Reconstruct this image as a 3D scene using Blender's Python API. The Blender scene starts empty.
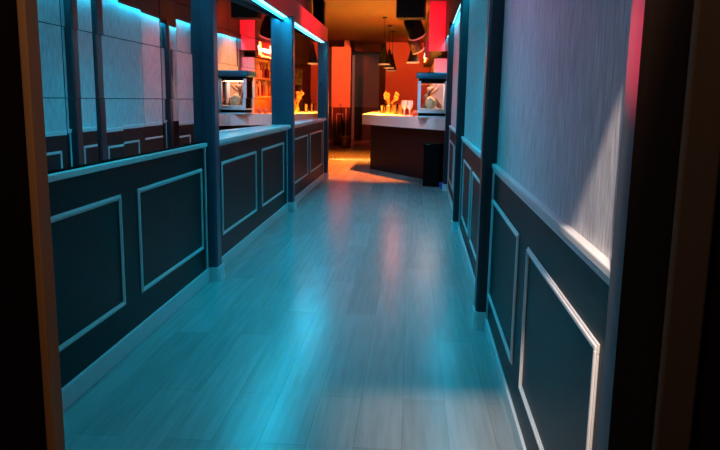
import bpy, bmesh, math, random
from mathutils import Vector, Matrix
random.seed(4)
S = bpy.context.scene
COL = S.collection
PI = math.pi

# ------------------------------------------------------------------ materials
def nodes(name):
    m = bpy.data.materials.new(name); m.use_nodes = True
    nt = m.node_tree
    return m, nt, nt.nodes['Principled BSDF']

def mat(name, col, rough=.5, metal=0, spec=.5, noise=0, nscale=20, bump=0, coat=0):
    m, nt, b = nodes(name)
    b.inputs['Base Color'].default_value = (*col, 1)
    b.inputs['Roughness'].default_value = rough
    b.inputs['Metallic'].default_value = metal
    b.inputs['Specular IOR Level'].default_value = spec
    b.inputs['Coat Weight'].default_value = coat
    if noise or bump:
        tc = nt.nodes.new('ShaderNodeTexCoord')
        n = nt.nodes.new('ShaderNodeTexNoise'); n.inputs['Scale'].default_value = nscale
        n.inputs['Detail'].default_value = 4
        nt.links.new(tc.outputs['Object'], n.inputs['Vector'])
        if noise:
            mix = nt.nodes.new('ShaderNodeMix'); mix.data_type = 'RGBA'
            mix.inputs[6].default_value = (*[c*(1-noise) for c in col], 1)
            mix.inputs[7].default_value = (*[min(1, c*(1+noise)) for c in col], 1)
            nt.links.new(n.outputs['Fac'], mix.inputs[0])
            nt.links.new(mix.outputs[2], b.inputs['Base Color'])
        if bump:
            bp = nt.nodes.new('ShaderNodeBump'); bp.inputs['Strength'].default_value = bump
            bp.inputs['Distance'].default_value = .01
            nt.links.new(n.outputs['Fac'], bp.inputs['Height'])
            nt.links.new(bp.outputs['Normal'], b.inputs['Normal'])
    return m

def emit(name, col, strength):
    m, nt, b = nodes(name)
    b.inputs['Base Color'].default_value = (*col, 1)
    b.inputs['Emission Color'].default_value = (*col, 1)
    b.inputs['Emission Strength'].default_value = strength
    return m

def glass_mat(name, tint=(1, 1, 1), gloss=.12):
    m = bpy.data.materials.new(name); m.use_nodes = True
    nt = m.node_tree; nt.nodes.clear()
    o = nt.nodes.new('ShaderNodeOutputMaterial')
    t = nt.nodes.new('ShaderNodeBsdfTransparent'); t.inputs[0].default_value = (*tint, 1)
    g = nt.nodes.new('ShaderNodeBsdfGlossy'); g.inputs['Roughness'].default_value = .05
    f = nt.nodes.new('ShaderNodeFresnel'); f.inputs[0].default_value = 1.45
    mx = nt.nodes.new('ShaderNodeMixShader')
    nt.links.new(f.outputs[0], mx.inputs[0]); nt.links.new(t.outputs[0], mx.inputs[1])
    nt.links.new(g.outputs[0], mx.inputs[2]); nt.links.new(mx.outputs[0], o.inputs[0])
    return m

def floor_mat():
    m, nt, b = nodes('laminate_planks')
    L = nt.links.new; N = nt.nodes.new
    tc = N('ShaderNodeTexCoord')
    mp = N('ShaderNodeMapping'); mp.inputs['Rotation'].default_value = (0, 0, PI/2)
    L(tc.outputs['Object'], mp.inputs['Vector'])
    br = N('ShaderNodeTexBrick'); br.offset = .37
    br.inputs['Scale'].default_value = 1
    br.inputs['Brick Width'].default_value = 1.28; br.inputs['Row Height'].default_value = .19
    br.inputs['Mortar Size'].default_value = .0014; br.inputs['Mortar Smooth'].default_value = .2
    br.inputs['Color1'].default_value = (.25, .25, .245, 1); br.inputs['Color2'].default_value = (.31, .305, .30, 1)
    br.inputs['Mortar'].default_value = (.19, .19, .185, 1)
    L(mp.outputs['Vector'], br.inputs['Vector'])
    mp2 = N('ShaderNodeMapping'); mp2.inputs['Scale'].default_value = (22, 1.3, 1)
    L(tc.outputs['Object'], mp2.inputs['Vector'])
    n = N('ShaderNodeTexNoise'); n.inputs['Scale'].default_value = 1.6; n.inputs['Detail'].default_value = 6
    L(mp2.outputs['Vector'], n.inputs['Vector'])
    mr = N('ShaderNodeMapRange'); mr.inputs['To Min'].default_value = .74; mr.inputs['To Max'].default_value = 1.26
    L(n.outputs['Fac'], mr.inputs['Value'])
    mul = N('ShaderNodeMix'); mul.data_type = 'RGBA'; mul.blend_type = 'MULTIPLY'; mul.inputs[0].default_value = 1
    L(br.outputs['Color'], mul.inputs[6]); L(mr.outputs['Result'], mul.inputs[7])
    L(mul.outputs[2], b.inputs['Base Color'])
    r = N('ShaderNodeMapRange'); r.inputs['To Min'].default_value = .19; r.inputs['To Max'].default_value = .30
    L(n.outputs['Fac'], r.inputs['Value']); L(r.outputs['Result'], b.inputs['Roughness'])
    b.inputs['Specular IOR Level'].default_value = .5
    bp = N('ShaderNodeBump'); bp.inputs['Strength'].default_value = .08; bp.inputs['Distance'].default_value = .004
    L(br.outputs['Fac'], bp.inputs['Height']); bp.invert = True
    L(bp.outputs['Normal'], b.inputs['Normal'])
    return m

def wallpaper_mat():
    m, nt, b = nodes('fibre_wallpaper')
    L = nt.links.new; N = nt.nodes.new
    tc = N('ShaderNodeTexCoord')
    mp = N('ShaderNodeMapping'); mp.inputs['Scale'].default_value = (1, 50, 6.0)
    L(tc.outputs['Object'], mp.inputs['Vector'])
    n = N('ShaderNodeTexNoise'); n.inputs['Scale'].default_value = 1.2; n.inputs['Detail'].default_value = 5
    n.inputs['Roughness'].default_value = .62; n.inputs['Distortion'].default_value = .5
    L(mp.outputs['Vector'], n.inputs['Vector'])
    cr = N('ShaderNodeValToRGB')
    cr.color_ramp.elements[0].position = .3; cr.color_ramp.elements[0].color = (.33, .32, .33, 1)
    cr.color_ramp.elements[1].position = .7; cr.color_ramp.elements[1].color = (.68, .66, .67, 1)
    L(n.outputs['Fac'], cr.inputs['Fac']); L(cr.outputs['Color'], b.inputs['Base Color'])
    b.inputs['Roughness'].default_value = .7; b.inputs['Specular IOR Level'].default_value = .25
    bp = N('ShaderNodeBump'); bp.inputs['Strength'].default_value = .5; bp.inputs['Distance'].default_value = .004
    L(n.outputs['Fac'], bp.inputs['Height']); L(bp.outputs['Normal'], b.inputs['Normal'])
    return m

def wood_mat(name, c1, c2, rough=.4, spec=.4):
    m, nt, b = nodes(name)
    L = nt.links.new; N = nt.nodes.new
    tc = N('ShaderNodeTexCoord')
    mp = N('ShaderNodeMapping'); mp.inputs['Scale'].default_value = (40, 40, 1.5)
    L(tc.outputs['Object'], mp.inputs['Vector'])
    n = N('ShaderNodeTexNoise'); n.inputs['Scale'].default_value = 1; n.inputs['Detail'].default_value = 5
    L(mp.outputs['Vector'], n.inputs['Vector'])
    mx = N('ShaderNodeMix'); mx.data_type = 'RGBA'
    mx.inputs[6].default_value = (*c1, 1); mx.inputs[7].default_value = (*c2, 1)
    L(n.outputs['Fac'], mx.inputs[0]); L(mx.outputs[2], b.inputs['Base Color'])
    b.inputs['Roughness'].default_value = rough
    b.inputs['Specular IOR Level'].default_value = spec
    return m

M = dict(
    floor=floor_mat(), paper=wallpaper_mat(),
    dark=mat('dark_wainscot_paint', (.008, .010, .0125), .45, spec=.2, noise=.15, nscale=6),
    post=mat('post_gloss_led_blue', (.034, .064, .10), .36, noise=.1, nscale=8),  # blue LED light on the left posts is put into this colour
    white=mat('pale_moulding_paint', (.60, .585, .575), .45, noise=.08, nscale=30),
    skirt=mat('pale_skirting_paint', (.62, .61, .61), .4, noise=.08, nscale=15),
    ledge=mat('pale_ledge_gloss', (.60, .60, .60), .30, noise=.05, nscale=12),
    ceil=mat('ceiling_plaster', (.26, .12, .075), .8, noise=.1, nscale=4, bump=.1),
    upper=mat('dark_upper_wall', (.08, .06, .06), .7, noise=.15, nscale=5),
    postr=mat('post_gloss_plain', (.012, .018, .027), .36, noise=.1, nscale=8),  # same post paint without the LED blue put in
    mid=mat('grey_pilaster_paint', (.085, .095, .115), .5, spec=.15, noise=.05),
    fascia=mat('pale_fascia', (.55, .52, .50), .5, noise=.05, nscale=5),
    board=mat('mirror_backing', (.01, .01, .012), .6),
    mirror=mat('mirror_silver', (.86, .88, .88), .012, metal=1),
    oak=wood_mat('door_frame_wood', (.36, .14, .045), (.50, .20, .065), .5, .15),
    walnut=wood_mat('dark_rebate_wood', (.012, .006, .004), (.022, .011, .007), .6, 0), umber=wood_mat('brown_casing_wood', (.10, .055, .032), (.15, .08, .046), .6, .05),
    black=mat('black_plastic', (.003, .003, .0035), .6, spec=.05, noise=.2, nscale=50),
    blackm=mat('black_metal', (.010, .010, .011), .35, noise=.1, nscale=30),
    grille=mat('speaker_cloth', (.004, .004, .004), .9, bump=.5, nscale=200),
    rim=mat('pale_rim', (.75, .70, .68), .35),
    barbase=mat('bar_front_panel', (.006, .004, .006), .5, spec=.2, noise=.2, nscale=8),
    bartop=mat('pale_counter_laminate', (.72, .70, .66), .28, noise=.04, nscale=10),
    teal=mat('teal_hood', (.01, .12, .19), .35, noise=.1, nscale=20),
    tankframe=mat('pale_tank_frame', (.50, .56, .60), .4, noise=.05),
    gravel=mat('white_gravel', (.72, .66, .60), .8, noise=.4, nscale=120, bump=.8),
    drift=mat('brown_driftwood', (.20, .09, .045), .7, noise=.5, nscale=14, bump=.6),
    shell=mat('tan_rock', (.62, .40, .22), .7, noise=.4, nscale=18, bump=.5),
    glass=glass_mat('clear_glass'),
    amber=mat('amber_drink', (.75, .36, .06), .15),
    red=mat('red_sign_board', (.72, .04, .05), .5, noise=.08, nscale=8),
    neon=emit('neon_yellow', (1.0, .55, .12), 3.5),
    neonw=emit('neon_white', (1.0, .80, .45), 5),
    led=emit('led_cyan', (.25, .85, 1.0), 3.2),
    ledch=mat('led_channel', (.12, .13, .14), .4, metal=.6),
    shelfw=wood_mat('shelf_wood', (.45, .25, .10), (.62, .36, .16), .5),
    cubby=wood_mat('cabinet_wood', (.20, .09, .035), (.30, .14, .05), .5),
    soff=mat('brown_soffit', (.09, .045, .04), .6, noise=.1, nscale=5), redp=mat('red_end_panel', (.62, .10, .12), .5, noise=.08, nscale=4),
    pale=mat('pale_side_panel', (.66, .60, .60), .6, noise=.06),
    orangew=mat('warm_plaster', (.62, .42, .30), .75, noise=.08, nscale=3, bump=.1),
    farw=mat('far_wall_plaster', (.13, .125, .12), .8, noise=.1, nscale=3),
    farlow=mat('far_dark_panel', (.02, .014, .012), .5, noise=.2, nscale=4),
    maroon=mat('maroon_panel', (.07, .012, .014), .45, noise=.15, nscale=5),
    bulb=emit('warm_bulb', (1.0, .66, .50), 55),
    basket=mat('woven_basket', (.42, .22, .15), .8, noise=.5, nscale=60, bump=.8),
    sprig=mat('orange_flower', (.85, .22, .06), .7, noise=.3, nscale=40),
    fruit=mat('red_orange_fruit', (.80, .12, .03), .4, noise=.2, nscale=12),
    bottle1=mat('amber_bottle', (.45, .13, .02), .12), bottle2=mat('dark_red_bottle', (.18, .02, .015), .12),
    bottle3=mat('pale_bottle', (.75, .55, .25), .15), purple=mat('purple_plastic', (.12, .06, .45), .4),
    foyer=mat('foyer_wall', (.05, .045, .045), .8, noise=.1, nscale=4),
)

# ------------------------------------------------------------------ mesh helpers
class MB:
    def __init__(s): s.bm = bmesh.new()
    def box(s, x0, x1, y0, y1, z0, z1, bev=0, seg=2):
        r = bmesh.ops.create_cube(s.bm, size=1)
        vs = r['verts']
        for v in vs:
            v.co = Vector(((x0+x1)/2 + v.co.x*(x1-x0), (y0+y1)/2 + v.co.y*(y1-y0), (z0+z1)/2 + v.co.z*(z1-z0)))
        if bev:
            es = list({e for v in vs for e in v.link_edges})
            bmesh.ops.bevel(s.bm, geom=es, offset=bev, segments=seg, affect='EDGES', profile=.5)
        return s
    def prism(s, pts, z0, z1):
        lo = [s.bm.verts.new((x, y, z0)) for x, y in pts]
        hi = [s.bm.verts.new((x, y, z1)) for x, y in pts]
        n = len(pts)
        s.bm.faces.new(lo[::-1]); s.bm.faces.new(hi)
        for i in range(n): s.bm.faces.new((lo[i], lo[(i+1) % n], hi[(i+1) % n], hi[i]))
        return s
    def lathe(s, prof, c=(0, 0, 0), seg=24, mtx=None):
        rings = []
        for r, z in prof:
            if r < 1e-6:
                rings.append([s.bm.verts.new((0, 0, z))])
            else:
                rings.append([s.bm.verts.new((r*math.cos(2*PI*i/seg), r*math.sin(2*PI*i/seg), z)) for i in range(seg)])
        for a, b in zip(rings, rings[1:]):
            for i in range(seg):
                j = (i+1) % seg
                if len(a) == 1 and len(b) == 1: continue
                if len(a) == 1: s.bm.faces.new((a[0], b[j], b[i]))
                elif len(b) == 1: s.bm.faces.new((a[i], a[j], b[0]))
                else: s.bm.faces.new((a[i], a[j], b[j], b[i]))
        T = Matrix.Translation(c) @ (mtx if mtx is not None else Matrix())
        for rg in rings:
            for v in rg: v.co = T @ v.co
        return s
    def tube(s, pts, r, seg=10):
        pts = [Vector(p) for p in pts]
        rings = []
        for i, p in enumerate(pts):
            d = (pts[min(i+1, len(pts)-1)] - pts[max(i-1, 0)]).normalized()
            a = d.cross(Vector((0, 0, 1)) if abs(d.z) < .9 else Vector((1, 0, 0))).normalized()
            b = d.cross(a)
            rr = r[i] if isinstance(r, (list, tuple)) else r
            rings.append([s.bm.verts.new(p + rr*(a*math.cos(2*PI*k/seg) + b*math.sin(2*PI*k/seg))) for k in range(seg)])
        for a, b in zip(rings, rings[1:]):
            for k in range(seg):
                s.bm.faces.new((a[k], a[(k+1) % seg], b[(k+1) % seg], b[k]))
        s.bm.faces.new(rings[0][::-1]); s.bm.faces.new(rings[-1])
        return s
    def blob(s, c, rad, jit=.15, seed=1, sub=3):
        r = bmesh.ops.create_icosphere(s.bm, subdivisions=sub, radius=1)
        rnd = random.Random(seed)
        ph = [rnd.uniform(0, 6) for _ in range(6)]
        for v in r['verts']:
            d = v.co
            k = 1 + jit*(math.sin(3*d.x+ph[0])*math.cos(2.6*d.y+ph[1]) + .6*math.sin(5*d.z+ph[2])*math.cos(4*d.x+ph[3]))
            v.co = Vector((c[0]+d.x*rad[0]*k, c[1]+d.y*rad[1]*k, c[2]+d.z*rad[2]*k))
        return s
    def build(s, name, m, parent=None, smooth=False, loc=(0, 0, 0), rz=0):
        bmesh.ops.recalc_face_normals(s.bm, faces=s.bm.faces)
        me = bpy.data.meshes.new(name); s.bm.to_mesh(me); s.bm.free()
        me.materials.append(m)
        o = bpy.data.objects.new(name, me); COL.objects.link(o)
        o.location = loc; o.rotation_euler = (0, 0, rz)
        if smooth:
            for p in me.polygons: p.use_smooth = True
            me.set_sharp_from_angle(angle=math.radians(40))
        if parent: o.parent = parent
        return o

def struct(o, label=None):
    o['kind'] = 'structure'
    if label: o['label'] = label
    return o
def tag(o, label, cat, group=None):
    o['label'] = label; o['category'] = cat
    if group: o['group'] = group
    return o
def thing(name, label, cat, loc=(0, 0, 0), rz=0, group=None):
    o = bpy.data.objects.new(name, None); COL.objects.link(o)
    o.empty_display_size = .1
    o.location = loc; o.rotation_euler = (0, 0, rz)
    return tag(o, label, cat, group)
def dup(root, loc, label=None, rz=None):
    r = root.copy(); COL.objects.link(r); r.location = loc
    if rz is not None: r.rotation_euler = (0, 0, rz)
    if label: r['label'] = label
    for ch in list(root.children):
        c = ch.copy(); COL.objects.link(c); c.parent = r
        for g in ch.children:
            d = g.copy(); COL.objects.link(d); d.parent = c
    return r

# ------------------------------------------------------------------ constants of the place
XL = -1.48                     # face of the left wainscot
H = 3.1                        # ceiling
YD = .90                       # doorway
YE = 12.38                     # end of the corridor's left wall
SK = .0155                     # the right wall opens slightly
RZ = -math.atan(SK); XR = .43  # right side is built along +Y, then turned by RZ

# floor, ceiling
struct(MB().box(-4.2, 1.6, -2.2, 26, -.1, 0).build('floor', M['floor']))
struct(MB().box(-4.2, 1.6, YD+.1, 26, H, H+.1).build('ceiling', M['ceil']))

# ---- left wall of the corridor
w = MB()
w.box(-2.0, -1.80, YD+.1, YE, 0, H)                                   # carrying wall
w.box(-1.80, XL, YD+.1, YE, 0, 1.0)                                   # wainscot
w.box(-1.80, -1.512, YD+.1, 5.0, 1.0, 2.31)                            # backing of the first bay
wl = struct(w.build('wall_left', M['dark']))
struct(MB().box(-1.80, -1.74, YD+.1, YE, 2.56, H).build('wall_left_upper', M['upper']))
struct(MB().box(-1.80, XL+.015, YD+.1, YE, 2.31, 2.56, .006).build('trim_1', M['redp']))  # red light falling on the beam is put into its paint

def frame(mb, y0, y1, z0, z1, x, s, wd=.027):
    """a picture-frame moulding of two steps on the plane X=x; s=+1 stands out to +X"""
    for (a, b, d) in ((0, wd, .006), (wd*.25, wd*.7, .011)):
        xa, xb = sorted((x, x+s*d))
        mb.box(xa, xb, y0+a, y1-a, z1-b, z1-a, .002, 1)
        mb.box(xa, xb, y0+a, y1-a, z0+a, z0+b, .002, 1)
        mb.box(xa, xb, y0+a, y0+b, z0+b, z1-b, .002, 1)
        mb.box(xa, xb, y1-b, y1-a, z0+b, z1-b, .002, 1)
    return mb

for (a, b) in ((1.10, 2.05), (2.28, 3.475), (3.70, 4.89), (5.42, 6.68), (6.93, 8.16), (8.80, 10.12), (10.36, 11.78)):
    frame(MB(), a, b, .265, .855, XL, 1).build('panel_moulding', M['white'], wl)
POSTS_L = (5.0, 8.42, 12.0)
for (a, b) in ((YD+.1, 5.0), (5.13, 8.42), (8.55, 12.0)):
    struct(MB().box(XL, XL+.016, a, b, 0, .10, .004).build('baseboard_left', M['skirt']))
    MB().box(XL, XL+.012, b-.045, b-.02, .10, 1.0, .003).build('corner_moulding', M['white'], wl)
# cap rail of the first bay, deep ledges of the other two
MB().box(-1.49, XL+.02, YD+.1, 5.0, 1.0, 1.030, .005).build('chair_rail', M['white'], wl)
for (a, b) in ((5.13, 8.42), (8.55, 12.0)):
    MB().box(-1.80, XL+.05, a, b, 1.005, 1.045, .008).build('ledge', M['ledge'], wl)
    MB().box(XL, XL+.018, a, b, .985, 1.005, .004).build('ledge_moulding', M['white'], wl)
for i, y in enumerate(POSTS_L):
    c = MB()
    c.prism([(-1.80, y), (-1.42, y), (-1.405, y+.015), (-1.405, y+.115), (-1.42, y+.13), (-1.80, y+.13)], .10, 2.31)
    p = struct(c.build('pillar', M['post']))
    MB().prism([(-1.49, y-.006), (-1.405, y-.006), (-1.385, y+.014), (-1.385, y+.126), (-1.405, y+.146), (-1.49, y+.146)], 0, .105).build('plinth', M['skirt'], p)

# ---- mirrors of square tiles; every tile sits a hair out of true
def tiled_mirror(label, x0, y0, y1, z0, z1, deg, jit, seed, bias={}):
    rnd = random.Random(seed)
    mb = MB(); L = y1-y0; t = .30
    ny = int(math.ceil(L/t)); nz = int(math.ceil((z1-z0)/t))
    for i in range(ny):
        a = i*t; b = min(L, a+t)
        for k in range(nz):
            c = k*t; d = min(z1-z0, c+t)
            r = bmesh.ops.create_cube(mb.bm, size=1)
            ty = math.radians(rnd.uniform(-jit, jit)); tz = math.radians(rnd.uniform(-jit, jit))
            tz += math.radians(bias.get(i, 0))
            T = Matrix.Translation((0, (a+b)/2, (c+d)/2)) @ Matrix.Rotation(tz, 4, 'Z') @ Matrix.Rotation(ty*.5, 4, 'Y')
            for v in r['verts']:
                v.co = T @ Vector((v.co.x*.006, v.co.y*(b-a-.0035), v.co.z*(d-c-.0035)))
    root = thing('wall_mirror', label, 'mirror', (x0, y0, z0), -math.radians(deg), 'tiled mirrors between the posts')
    MB().box(-.016, -.006, 0, L, 0, z1-z0).build('backing_board', M['board'], root)
    mb.build('mirror_tiles', M['mirror'], root)
    return root
tiled_mirror('large tiled mirror over the low white rail, reflecting blue wallpaper and dark posts', -1.491, 1.17, 4.995, 1.04, 2.30, 0, .13, 5, {5: .2, 6: .5, 7: -1.0, 8: -.3, 9: .2, 10: .8, 11: -1.1, 12: 0})
tiled_mirror('tiled mirror above the glowing blue and pink ledge, reflecting tank and bottles', -1.715, 5.165, 8.415, 1.05, 2.30, 3, .10, 8)
tiled_mirror('narrow tiled mirror between the last two posts, reflecting glasses and pendant lamps', -1.62, 8.555, 11.995, 1.05, 2.30, 2, .10, 11)

# ---- LED strips under the cornices
t = thing('led_strip_light', 'cyan LED strip under the red-lit beam over the mirrors', 'light strip')
MB().box(XL-.035, XL+.012, 1.2, YE-.02, 2.297, 2.309).box(XL-.043, XL-.035, 1.2, YE-.02, 2.26, 2.31).build('channel', M['ledch'], t)
for dx in (-.028, -.002):
    MB().box(XL+dx, XL+dx+.009, 1.2, YE-.03, 2.287, 2.297, .003).build('diffuser', M['led'], t)

# ---- right wall (built along Y, turned by RZ about (XR,0))
R = dict(loc=(XR, 0, 0), rz=RZ)
YRE = 10.72
wr = MB()
wr.box(.06, .20, YD+.1, 25.5, 0, H)
wr.box(0, .06, YD+.1, 10.9, 0, .97)
wr = struct(wr.build('wall_right', M['dark'], **R))
wp = MB().box(.012, .06, YD+.1, 13.3, .97, 2.505).build('wallpaper', M['paper'], wr)
struct(MB().box(-.0, .06, 12.98, 13.09, 0, 2.5, .006).build('pillar', M['post'], **R))
struct(MB().box(-.04, .06, YD+.1, 13.2, 2.50, H, .005).box(-.04, -.032, YD+.1, 13.2, 2.435, 2.51).build('trim_2', M['soff'], **R))
for (a, b) in ((1.59, 2.70), (2.96, 4.06), (4.50, 5.70), (5.92, 6.92), (7.62, 8.90), (9.14, 10.45)):
    frame(MB(), a, b, .215, .80, 0, -1).build('panel_moulding', M['white'], wr)
POSTS_R = (4.10, 7.32, YRE)
for (a, b) in ((1.453, 4.1), (4.25, 7.32), (7.47, YRE)):
    MB().box(-.014, 0, a, b, 0, .075, .004).build('baseboard', M['skirt'], wr)
    MB().box(-.016, .012, a, b, .975, 1.0, .005).box(-.009, 0, a, b, .955, .975, .003).build('chair_rail', M['white'], wr)
    MB().box(-.010, 0, b-.04, b-.015, .075, .95, .003).build('corner_moulding', M['white'], wr)
for y in POSTS_R:
    p = struct(MB().prism([(.06, y), (-.055, y), (-.07, y+.015), (-.07, y+.135), (-.055, y+.15), (.06, y+.15)], .10, 2.50).build('pillar', M['postr'], **R))
    MB().prism([(.02, y-.006), (-.06, y-.006), (-.08, y+.014), (-.08, y+.136), (-.06, y+.156), (.02, y+.156)], 0, .105).build('plinth', M['skirt'], p)
p = struct(MB().box(-.03, .06, 1.335, 1.452, 0, 2.5, .006).build('pillar', M['mid'], **R))
t = thing('led_strip_light', 'cyan LED strip under the cornice above the grey wallpaper', 'light strip', (XR, 0, 0), RZ)
MB().box(-.030, .008, 3.6, 13.1, 2.488, 2.50).build('channel', M['ledch'], t)
MB().box(-.022, -.004, 3.6, 13.1, 2.480, 2.488, .003).build('diffuser', M['led'], t)

# ---- doorway the photograph is taken through
HD = 2.085
d = MB()
d.box(-1.6, -.56, YD-.06, YD+.1, 0, H).box(.40, .75, YD-.06, YD+.1, 0, H).box(-.56, .40, YD-.06, YD+.1, HD+.03, H)
struct(d.build('wall_front', M['foyer']))
dr = struct(MB().box(-.546, -.533, .965, 1.0, 0, HD, .003).build('door_1', M['oak']))
MB().box(-.56, -.546, .835, 1.0, 0, HD, .002).build('rebate', M['walnut'], dr)
MB().box(.308, .35, .84, 1.0, 0, HD, .003).build('rebate', M['walnut'], dr)
MB().box(.312, .354, .825, .84, 0, HD+.05, .003).build('casing', M['umber'], dr)
MB().box(.35, .40, .835, 1.0, 0, HD+.05).build('casing_back', M['walnut'], dr)
MB().box(-.56, .35, .84, 1.0, HD, HD+.03, .003).build('head', M['oak'], dr)
# small foyer around the camera
struct(MB().box(-1.7, -1.6, -2.2, YD, 0, 2.7).build('wall_foyer_left', M['foyer']))
struct(MB().box(.75, .85, -2.2, YD, 0, 2.7).build('wall_foyer_right', M['foyer']))
struct(MB().box(-1.7, .85, -2.3, -2.2, 0, 2.7).build('wall_back', M['foyer']))
struct(MB().box(-1.7, .85, -2.3, YD, 2.7, 2.8).build('ceiling_foyer', M['foyer']))

# ------------------------------------------------------------------ the bar room
struct(MB().box(-4.2, -2.0, YE-.15, YE, 0, H).build('wall_return', M['maroon']))
struct(MB().box(-4.3, -4.2, YE-.15, 26, 0, H).build('wall_side', M['maroon']))
fw = struct(MB().box(-4.2, 1.2, 24.3, 24.45, 1.12, H).build('wall_far', M['farw']))
MB().box(-4.2, 1.2, 24.25, 24.45, 0, 1.12).build('lower_panel', M['farlow'], fw)
MB().box(-2.02, -1.93, 24.2, 24.3, 0, 2.85, .006).build('door_casing', M['white'], fw)
struct(MB().box(-2.0, -.80, 22.6, 23.6, 2.86, H).build('lintel', M['farlow']))
struct(MB().box(-.80, 1.2, 22.0, 22.15, 0, H).build('wall_bar', M['orangew']))
struct(MB().box(-1.0, -.80, 22.05, 22.7, 0, 2.5).build('dark_slab', M['farlow']))  # plain dark upright slab next to the bar wall
# bright orange partition with a dark panelled foot
pw = struct(MB().box(-2.39, -1.82, 21.3, 21.6, 1.13, 2.90).box(-2.02, -1.86, 21.3, 21.6, 2.9, 3.1).build('partition', M['orangew']))
MB().box(-2.39, -1.82, 21.29, 21.61, 0, 1.13).build('panelled_foot', M['maroon'], pw)
mb = MB()
for (x0, x1, z0, z1) in ((-2.37, -2.345, 0, 1.13), (-1.96, -1.93, .05, 1.1), (-2.24, -2.21, .32, .95), (-2.06, -2.03, .32, .95), (-2.24, -2.03, .92, .95), (-2.24, -2.03, .32, .35)):
    mb.box(x0, x1, 21.265, 21.29, z0, z1, .004)
mb.build('panel_moulding', M['white'], pw)
t = thing('umbrella_stand', 'low woven basket stand on the floor by the orange partition', 'basket', (-1.95, 21.0, 0))
MB().lathe([(0, .0), (.10, 0), (.13, .26), (.14, .28), (.125, .28), (.095, .02), (0, .02)], seg=20).build('basket', M['basket'], t, True)
MB().lathe([(.128, .262), (.15, .27), (.15, .295), (.128, .30)], seg=20).build('rim', M['rim'], t, True)
t = thing('umbrella', 'thin dark closed umbrella leaning in the woven basket', 'umbrella', (-1.96, 21.0, .03))
MB().tube([(0, 0, 0), (-.03, 0, .3), (-.07, 0, .75), (-.09, 0, .92)], [.012, .03, .022, .008], 8).build('canopy', M['black'], t, True)
MB().tube([(-.09, 0, .92), (-.112, 0, 1.14), (-.13, 0, 1.2), (-.165, 0, 1.2), (-.18, 0, 1.15)], .008, 8).build('handle', M['black'], t, True)

# ---- bar soffit with the lit sign
bmo = struct(MB().box(.30, .78, 12.96, 19.2, 2.24, H, .006).build('beam', M['soff']))
MB().box(.29, .58, 12.94, 12.96, 2.235, H, .004).build('end_panel', M['redp'], bmo)

# ---- L-shaped bar
TOP = 1.08
outer = [(.62, 11.42), (-.95, 13.90), (-.95, 21.2)]
bar = thing('bar_counter', 'L-shaped bar with thick pale top edge and dark front', 'bar counter', (0, 0, 0))
MB().prism([(.60, 11.45), (-.95, 13.90), (-.95, 21.2), (-.35, 21.2), (-.35, 14.15), (.60, 12.6)][::-1], .885, TOP).build('countertop', M['bartop'], bar)
MB().prism([(.60, 11.72), (-.78, 13.98), (-.78, 21.1), (-.38, 21.1), (-.38, 14.1), (.60, 12.5)][::-1], 0, .885).build('front_panel', M['barbase'], bar)

# ---- back bar: cabinet, shelves, bottles
bb = thing('back_bar', 'wooden back bar shelving with warm glowing bays of bottles', 'shelving', (0, 0, 0))
BX0, BX1, BY0, BY1 = .44, .66, 13.2, 19.0
MB().box(.22, BX1, BY0, BY1, .0, 1.03).build('cabinet', M['cubby'], bb)
MB().box(.20, BX1, BY0-.02, BY1, 1.03, 1.06, .004).build('worktop', M['shelfw'], bb)
MB().box(.40, BX1, BY0-.03, BY0, 1.06, 2.12).build('side_panel', M['pale'], bb)
MB().box(BX1-.02, BX1, BY0, BY1, 1.06, 2.12).build('back_panel', M['shelfw'], bb)
for z in (1.38, 1.74, 2.10):
    MB().box(BX0, BX1-.02, BY0, BY1, z, z+.025, .003).build('shelf', M['shelfw'], bb)
for y in (14.75, 16.3, 17.8, 18.97):
    MB().box(BX0, BX1-.02, y, y+.025, 1.06, 2.12).build('divider', M['shelfw'], bb)
shapes = {
    'bottle1': [(0, 0), (.036, 0), (.038, .01), (.038, .17), (.014, .22), (.013, .28), (.015, .285), (.015, .30), (0, .30)],
    'bottle2': [(0, 0), (.042, 0), (.044, .01), (.044, .13), (.036, .17), (.014, .20), (.014, .255), (.017, .26), (.017, .285), (0, .285)],
    'bottle3': [(0, 0), (.034, 0), (.035, .01), (.035, .19), (.030, .22), (.012, .25), (.012, .31), (0, .31)]}
proto = {}
cols = {'bottle1': 'amber', 'bottle2': 'dark red', 'bottle3': 'pale gold'}
rnd = random.Random(3)
zn = {1.405: 'lower', 1.765: 'upper'}
for z in (1.405, 1.765):
    y = BY0+.08
    while y < BY1-.1:
        if min(abs(y-14.76), abs(y-16.31), abs(y-17.81)) < .07: y += .06; continue
        k = rnd.choice(list(shapes))
        x = BX0+.09+rnd.uniform(-.02, .03)
        lab = '%s bottle in the row on the %s bottle shelf behind the bar' % (cols[k], zn[z])
        if k not in proto:
            proto[k] = MB().lathe(shapes[k], seg=14).build('bottle', M[k], None, True, (x, y, z))
            o = proto[k]
        else:
            o = proto[k].copy(); COL.objects.link(o); o.location = (x, y, z)
        tag(o, lab, 'bottle', '%s bottles on the %s shelf' % (cols[k], zn[z]))
        y += rnd.uniform(.125, .16)

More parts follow.
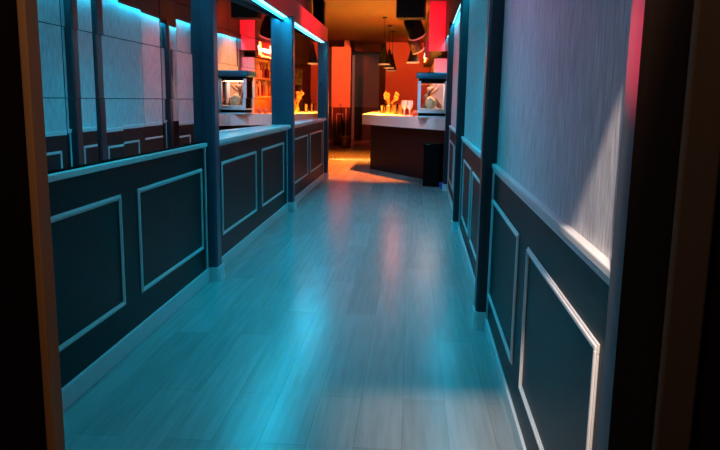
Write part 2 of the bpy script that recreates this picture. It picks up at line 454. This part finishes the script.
# ---- neon sign on the soffit
sg = thing('neon_sign', 'yellow neon script glowing on a red board above the bottle shelves', 'sign', (.30, 13.0, 2.12))
MB().box(-.03, 0, -.03, 2.0, .0, .31, .004).build('sign_board', M['red'], sg)
def neon(pts, r, m):
    MB().tube([(-.047, y-.22, z) for y, z in pts], r, 8).build('neon_tube', m, sg, True)
def curve(f, n=24): return [f(i/(n-1)) for i in range(n)]
MB().box(-.075, 0, -.05, -.03, 0, .31, .003).build('end_cap', M['maroon'], sg)
neon([(.36, .04), (.38, .14), (.40, .27), (.43, .18), (.44, .06), (.52, .02)], .016, M['neon'])
neon([(.30, .20), (.36, .13), (.44, .12), (.56, .13)], .016, M['neonw'])
neon(curve(lambda t: (.52+.48*t, .135+.028*math.sin(t*20))), .014, M['neonw'])
neon([(1.0, .13), (1.03, .24), (1.07, .14), (1.10, .06)], .014, M['neonw'])
neon(curve(lambda t: (1.10+.85*t, .115+.03*math.sin(t*26))), .014, M['neonw'])
neon(curve(lambda t: (.48+1.45*t, .02+.008*math.sin(t*9))), .012, M['neon'])

# ---- fish tank on the right end of the bar
tk = thing('fish_tank', 'glass tank with teal hood and pale frame on the bar end', 'fish tank', (.355, 12.08, TOP))
WX, WY = .245, .20
MB().box(-WX, WX, -WY, WY, .0, .025, .004).build('base_tray', M['tankframe'], tk)
MB().box(-WX+.02, WX-.02, -WY+.02, WY-.02, .025, .075, .006).build('plinth_band', M['black'], tk)
MB().box(-WX, WX, -WY, WY, .075, .10, .004).build('bottom_rim', M['tankframe'], tk)
hd = MB().box(-WX-.035, WX+.035, -WY-.03, WY+.03, .635, .74, .03, 3).build('hood', M['teal'], tk, True)
MB().box(-WX+.01, WX-.01, -WY+.01, WY-.01, .57, .636).build('hood_skirt', M['black'], hd)
for sx in (-1, 1):
    for sy in (-1, 1):
        xa, xb = sorted((sx*WX, sx*(WX-.05))); ya, yb = sorted((sy*WY, sy*(WY-.04)))
        MB().box(xa, xb, ya, yb, .10, .60, .004).build('corner_post', M['tankframe'], tk)
for (a, b, c, e) in ((-WX+.05, WX-.05, -WY+.01, -WY+.014), (-WX+.05, WX-.05, WY-.014, WY-.01), (-WX+.01, -WX+.014, -WY+.04, WY-.04), (WX-.014, WX-.01, -WY+.04, WY-.04)):
    MB().box(a, b, c, e, .10, .57).build('glass_pane', M['glass'], tk)
g = MB().box(-WX+.02, WX-.02, -WY+.02, WY-.02, .10, .15, .01).build('gravel', M['gravel'], tk); g['kind'] = 'stuff'
tag(MB().tube([(-.14, .02, .15), (-.10, 0, .22), (-.03, -.02, .30), (.05, 0, .28), (.12, .03, .20), (.16, .03, .15)], [.03, .045, .06, .05, .04, .03], 12)
    .tube([(-.08, 0, .24), (-.11, .0, .36), (-.06, .02, .46), (.02, .02, .50)], [.04, .045, .05, .03], 10)
    .tube([(-.02, 0, .40), (.05, .01, .45), (.10, .0, .50)], [.025, .03, .012], 10)
    .build('driftwood', M['drift'], None, True, (.355, 12.08, TOP)), 'brown driftwood piece arching inside the glass tank', 'driftwood')
tag(MB().blob((0, 0, .09), (.085, .07, .105), .2, 6).build('rock', M['shell'], None, True, (.33, 11.96, TOP+.145)), 'tan rounded rock standing inside the glass tank', 'rock')

# ---- glasses and things on the bar
def tumbler(loc, label, h=.15, s=1.0):
    t = thing('beer_glass', label, 'glass', loc, 0, 'glasses on the bar')
    MB().lathe([(0, 0), (.030*s, 0), (.042*s, h), (.039*s, h), (.028*s, .015), (0, .015)], seg=18).build('glass_body', M['glass'], t, True)
    MB().lathe([(0, .017), (.027*s, .017), (.036*s, h*.86), (0, h*.86)], seg=18).build('drink', M['amber'], t, True)
    return t
ZT = TOP
g0 = tumbler((-.44, 13.85, ZT), 'amber filled beer glass, first of the cluster by the pale bar edge', .21, 1.5)
for (x, y, lab) in ((-.32, 13.72, 'amber filled beer glass second from the bar corner in the cluster'),
                    (-.46, 14.25, 'amber filled beer glass at the back of the cluster near the bar corner'),
                    (-.20, 13.50, 'amber filled beer glass beside the tall stemmed goblet')):
    dup(g0, (x, y, ZT), lab)
for i in range(6):
    tumbler((-.60+.05*(i % 2), 14.75+.31*i, ZT), 'amber filled beer glass in the row far along the bar', .19, 1.2)['group'] = 'row of beer glasses far along the bar'
def goblet(loc, label):
    t = thing('goblet', label, 'glass', loc, 0, 'stemmed goblets on the bar')
    MB().lathe([(0, 0), (.055, 0), (.055, .006), (.010, .016), (.009, .10), (.045, .15), (.060, .21), (.055, .28), (.052, .28), (.056, .21), (.040, .155), (0, .11)], seg=20).build('glass_body', M['rim'], t, True)
    MB().lathe([(0, .12), (.036, .155), (.050, .20), (0, .20)], seg=16).build('drink', M['amber'], t, True)
    return t
goblet((-.12, 13.32, ZT), 'pale stemmed goblet next to the cluster of beer glasses')
goblet((-.02, 13.12, ZT), 'pale stemmed goblet nearest the red fruit on the bar')
t = thing('flower_vase', 'small vase with spiky orange sprigs behind the beer glasses', 'vase', (-.43, 14.62, ZT))
MB().lathe([(0, 0), (.04, 0), (.055, .06), (.03, .15), (.035, .18), (.028, .18), (.022, .15), (0, .03)], seg=18).build('vase_body', M['amber'], t, True)
mb = MB(); rn = random.Random(2)
for k in range(11):
    a = rn.uniform(0, 6.28); l = rn.uniform(.05, .17)
    e = (l*math.cos(a), l*math.sin(a), rn.uniform(.30, .46))
    mb.tube([(0, 0, .1), (e[0]*.4, e[1]*.4, .24), e], [.006, .008, .018], 6)
    mb.blob(e, (.026, .026, .03), .25, k, 2)
mb.build('sprigs', M['sprig'], t, True)
for k, (x, y, lab) in enumerate(((.06, 12.78, 'red orange fruit lying on the bar beside the goblet'), (.13, 12.62, 'red orange fruit lying on the bar against the tank'))):
    tag(MB().blob((0, 0, .055), (.062, .062, .055), .05, k).build('fruit', M['fruit'], None, True, (x, y, ZT)), lab, 'fruit')

# ---- pendants
def pendant(loc, label, drop):
    t = thing('pendant_lamp', label, 'lamp', loc, 0, 'black cone pendants over the bar')
    MB().lathe([(0, 0), (.055, 0), (.055, -.02), (.03, -.035), (0, -.035)], seg=20).build('ceiling_rose', M['blackm'], t, True)
    MB().tube([(0, 0, -.03), (0, 0, -drop+.40)], .006, 8).build('cord', M['blackm'], t)
    sh = MB().lathe([(.018, -drop+.43), (.024, -drop+.42), (.034, -drop+.34), (.122, -drop+.01), (.117, -drop+.01), (.030, -drop+.33), (.012, -drop+.40)], seg=28).build('shade', M['blackm'], t, True)
    MB().lathe([(.116, -drop+.014), (.130, -drop+.012), (.130, -drop-.012), (.116, -drop-.010), (.116, -drop+.014)], seg=28).build('rim', M['rim'], sh, True)
    b = MB().lathe([(0, -drop+.11), (.02, -drop+.12), (.032, -drop+.15), (.02, -drop+.19), (0, -drop+.20)], seg=14).build('bulb', M['bulb'], t, True)
    return t
PEND = [(-.60, 15.43), (-.545, 17.1), (-.515, 18.55)]
PZ = 2.12
names = ['black cone pendant hanging over the bar, first in its row of three',
         'black cone pendant hanging in the middle of the row of three',
         'black cone pendant hanging last in the row of three, before the red wall']
pl = pendant((*PEND[0], H), names[0], H-PZ)
for q, l in zip(PEND[1:], names[1:]): dup(pl, (*q, H), l)
dup(pl, (.02, 14.6, H), 'black cone pendant hanging alone below the tilted stage lamps')

# ---- hanging loudspeaker and two stage lamps
sp = thing('loudspeaker', 'big black loudspeaker hanging from the ceiling near the bar', 'loudspeaker', (-.035, 11.6, H))
MB().prism([(-.235, -.17), (.20, -.21), (.235, .15), (-.18, .19)], -.46, -.06).build('cabinet', M['black'], sp)
MB().prism([(-.225, -.185), (.19, -.225), (.20, -.21), (-.235, -.17)], -.44, -.08).build('grille', M['grille'], sp)
MB().box(-.03, .03, -.03, .03, -.07, 0, .004).build('bracket', M['blackm'], sp)
def stage_lamp(name, label, loc, size, tilt, bm_, rim_, drop):
    t = thing('stage_lamp', label, 'stage lamp', loc, 0)
    T = Matrix.Rotation(tilt[1], 4, 'Y') @ Matrix.Rotation(tilt[0], 4, 'X')
    s = size
    hs = MB().lathe([(0, .62*s), (.30*s, .60*s), (.44*s, .45*s), (.47*s, .1*s), (.47*s, -.5*s), (.43*s, -.5*s), (.40*s, .0), (0, .0)], seg=26, mtx=T).build('housing', bm_, t, True)
    MB().lathe([(.43*s, -.5*s), (.50*s, -.5*s), (.50*s, -.58*s), (.43*s, -.58*s), (.43*s, -.5*s)], seg=26, mtx=T).build('rim', rim_, hs, True)
    MB().tube([(0, 0, .55*s), (0, 0, drop)], .014, 8).build('hanger', M['blackm'], t)
    return t
stage_lamp('stage_lamp', 'black tilted stage lamp with pale rim under the loudspeaker', (.02, 13.0, 2.66), .33, (.45, -.40), M['black'], M['rim'], H-2.67)
stage_lamp('stage_lamp', 'dark red tilted stage lamp just below the black one', (.05, 13.75, 2.41), .25, (.35, -.5), M['maroon'], M['rim'], H-2.44)

# ---- small wall speaker on the beam, bin, little purple cup
sp = thing('wall_speaker', 'slim black speaker standing on the red-lit beam end', 'loudspeaker', (-1.57, 11.95, 2.56))
MB().box(-.09, .08, 0, .24, 0, .42, .01).build('cabinet', M['black'], sp)
MB().box(.08, .09, .02, .22, .03, .39, .003).build('grille', M['grille'], sp)
bn = thing('waste_bin', 'tall black bin in front of the dark bar front', 'bin', (.385, 11.33, 0), -.35)
MB().prism([(-.13, -.11), (.13, -.11), (.13, .11), (-.13, .11)], 0, .64).build('body', M['black'], bn)
ld = MB().box(-.145, .145, -.125, .125, .64, .69, .012).build('lid', M['black'], bn, True)
MB().box(-.10, -.02, -.135, -.12, .665, .68, .003).build('lid_handle', M['ledch'], ld)
tag(MB().lathe([(0, 0), (.028, 0), (.036, .10), (.033, .10), (.026, .006), (0, .006)], seg=16).build('cup', M['purple'], None, True, (.515, 11.02, 0)), 'small purple cup on the floor beside the black bin', 'cup')

# ------------------------------------------------------------------ lights
def aim(o, to):
    o.rotation_euler = (Vector(to)-o.location).to_track_quat('-Z', 'Y').to_euler()
def area(name, loc, to, sx, sy, col, e, spread=PI):
    l = bpy.data.lights.new(name, 'AREA'); l.shape = 'RECTANGLE'; l.size = sx; l.size_y = sy
    l.color = col; l.energy = e; l.spread = spread
    o = bpy.data.objects.new(name, l); COL.objects.link(o); o.location = loc; aim(o, to); return o
def spot(name, loc, to, col, e, ang, blend=.5, r=.05):
    l = bpy.data.lights.new(name, 'SPOT'); l.color = col; l.energy = e
    l.spot_size = math.radians(ang); l.spot_blend = blend; l.shadow_soft_size = r
    o = bpy.data.objects.new(name, l); COL.objects.link(o); o.location = loc; aim(o, to); return o
def point(name, loc, col, e, r=.05):
    l = bpy.data.lights.new(name, 'POINT'); l.color = col; l.energy = e; l.shadow_soft_size = r
    o = bpy.data.objects.new(name, l); COL.objects.link(o); o.location = loc; return o
CY = (.0, .62, 1.0)
# LED runs (long thin lamps along Y)
def strip(name, x, y0, y1, z, tx, tz, col, e, rz=0):
    l = bpy.data.lights.new(name, 'AREA'); l.shape = 'RECTANGLE'; l.size = y1-y0; l.size_y = .02
    l.color = col; l.energy = e
    o = bpy.data.objects.new(name, l); COL.objects.link(o)
    zax = -Vector((tx, 0, tz)).normalized(); xax = Vector((0, 1, 0)); yax = zax.cross(xax)
    m = Matrix((xax, yax, zax)).transposed().to_4x4()
    o.matrix_world = Matrix.Translation((x, (y0+y1)/2, z)) @ m
    return o
strip('led_left', XL-.010, 1.6, 11.4, 2.282, .12, -1, CY, 84)
lr = strip('led_right', 0, -4.7, 4.7, 0, -.1, -1, CY, 42)
lr.matrix_world = Matrix.Translation((XR, 0, 0)) @ Matrix.Rotation(RZ, 4, 'Z') @ Matrix.Translation((-.014, 8.3, 2.463)) @ lr.matrix_world
for y, e in ((3.4, 110), (5.4, 170), (7.6, 130), (9.0, 70)):
    spot('cyan_ceiling_spot', (-.55, y, 3.05), (-.50, y-.1, 0), (.0, .66, 1.0), e, 88, .9, .12)
# warm lamp in the foyer over the doorway
spot('foyer_lamp', (.14, .37, 2.52), (.50, 1.72, 1.15), (1.0, .80, .68), 430, 42, .8, .02)
spot('foyer_fill', (-.3, .30, 2.55), (-.4, 2.2, .0), (1.0, .82, .72), 26, 100, .9, .2)
# red and orange lamps of the bar, with added fills among them
for y, e in ((4.0, 14), (7.0, 50), (9.9, 360)):
    spot('red_beam_lamp', (.38, y, 2.95), (XL, y+.5, 2.45), (1.0, .02, .08), e, 70, .8, .06)
spot('red_soffit_lamp', (.30, 11.0, 2.85), (.46, 13.0, 2.5), (1.0, .02, .06), 210, 44, .7, .04)
spot('pink_wall_lamp', (-1.3, 4.2, 2.9), (.45, 3.0, 2.0), (1.0, .30, .75), 75, 64, 1.0, .2)
spot('pink_bay_lamp', (-1.2, 9.6, 2.9), (.58, 9.9, 1.75), (1.0, .20, .22), 70, 50, 1.0, .1)
spot('lilac_bar_fill', (-.5, 9.4, 3.0), (-.2, 12.4, .98), (.50, .68, 1.0), 280, 28, .7, .05)  # added fill to brighten the pale front edge of the bar
spot('orange_bar_lamp', (-.55, 14.25, 3.0), (-.6, 13.9, 0), (1.0, .18, .03), 2600, 72, .3, .05)
spot('bar_top_fill', (-.30, 14.1, 3.0), (-.42, 14.05, 1.08), (1.0, .84, .04), 8500, 31, .5, .05)  # added yellow fill where the pendants leave the bar top dim
for (x, y) in PEND:
    spot('pendant_glow', (x, y, PZ+.08), (x, y, 0), (1.0, .66, .06), 420, 34, .5, .03)
spot('ceiling_bounce_fill', (-.35, 16.6, 2.35), (-.35, 16.0, 3.1), (1.0, .15, .01), 22, 165, .6, .012)  # unseen uplight added in place of bounce off the bar top
spot('far_wall_fill', (-1.4, 22.1, 2.6), (-1.45, 24.3, 1.9), (1.0, .66, .48), 26, 80, .8, .1)  # added fill that lifts the dim far wall
spot('partition_lamp', (-2.0, 18.2, 2.9), (-2.32, 21.3, 2.0), (1.0, .09, .03), 760, 42, .4, .05)
spot('red_wall_lamp', (-.1, 19.6, 2.9), (-.1, 22, 1.9), (1.0, .06, .015), 190, 90, .6, .05)
spot('orange_floor_lamp', (-1.6, 15.5, 3.0), (-1.6, 16.5, 0), (1.0, .20, .010), 1900, 76, .9, .05)
for z in (1.71, 2.07, 1.35):
    area('shelf_light', (.47, 16.1, z), (.62, 16.1, z-.3), .04, 5.4, (1.0, .46, .10), 34, 1.7)
area('sign_glow', (.12, 13.8, 2.3), (.3, 13.8, 2.28), .1, 1.6, (1.0, .06, .05), 9)
spot('orange_wall_wash', (-.9, 12.5, 2.9), (.65, 12.45, 1.6), (1.0, .30, .08), 420, 54, 1.0, .05)
area('tank_lamp', (.355, 12.08, TOP+.56), (.355, 12.08, 1), .4, .3, (1.0, .60, .42), 6)
spot('pillar_red_fill', (-1.30, 2.4, 2.35), (.40, 1.40, 1.47), (1.0, .012, .04), 1200, 7, 1.0, .03)  # unseen spot added for the red glow on the near pilaster

wd = bpy.data.worlds.new('world'); S.world = wd; wd.use_nodes = True
wd.node_tree.nodes['Background'].inputs[0].default_value = (.10, .09, .12, 1)
wd.node_tree.nodes['Background'].inputs[1].default_value = .02

# ------------------------------------------------------------------ camera
f = 700.0
Yc = Vector((51, 124, -700)).normalized()
D = Vector((-60, -3927, -700)).normalized(); D = (D - Yc*D.dot(Yc)).normalized()
Zc = -D; Xc = Yc.cross(Zc)
cam = bpy.data.cameras.new('camera'); co = bpy.data.objects.new('camera', cam); COL.objects.link(co)
cam.sensor_width = 36; cam.lens = f/720*36; cam.clip_start = .02; cam.clip_end = 100
W2C = Matrix((Xc, Yc, Zc)).transposed()      # columns: world axes seen in camera space
m = W2C.transposed().to_4x4()
co.matrix_world = Matrix.Translation((0, 0, 1.35)) @ m
S.camera = co
S.view_settings.view_transform = 'Standard'; S.view_settings.look = 'None'
S.view_settings.exposure = 0; S.view_settings.gamma = 1; S.view_settings.use_curve_mapping = False
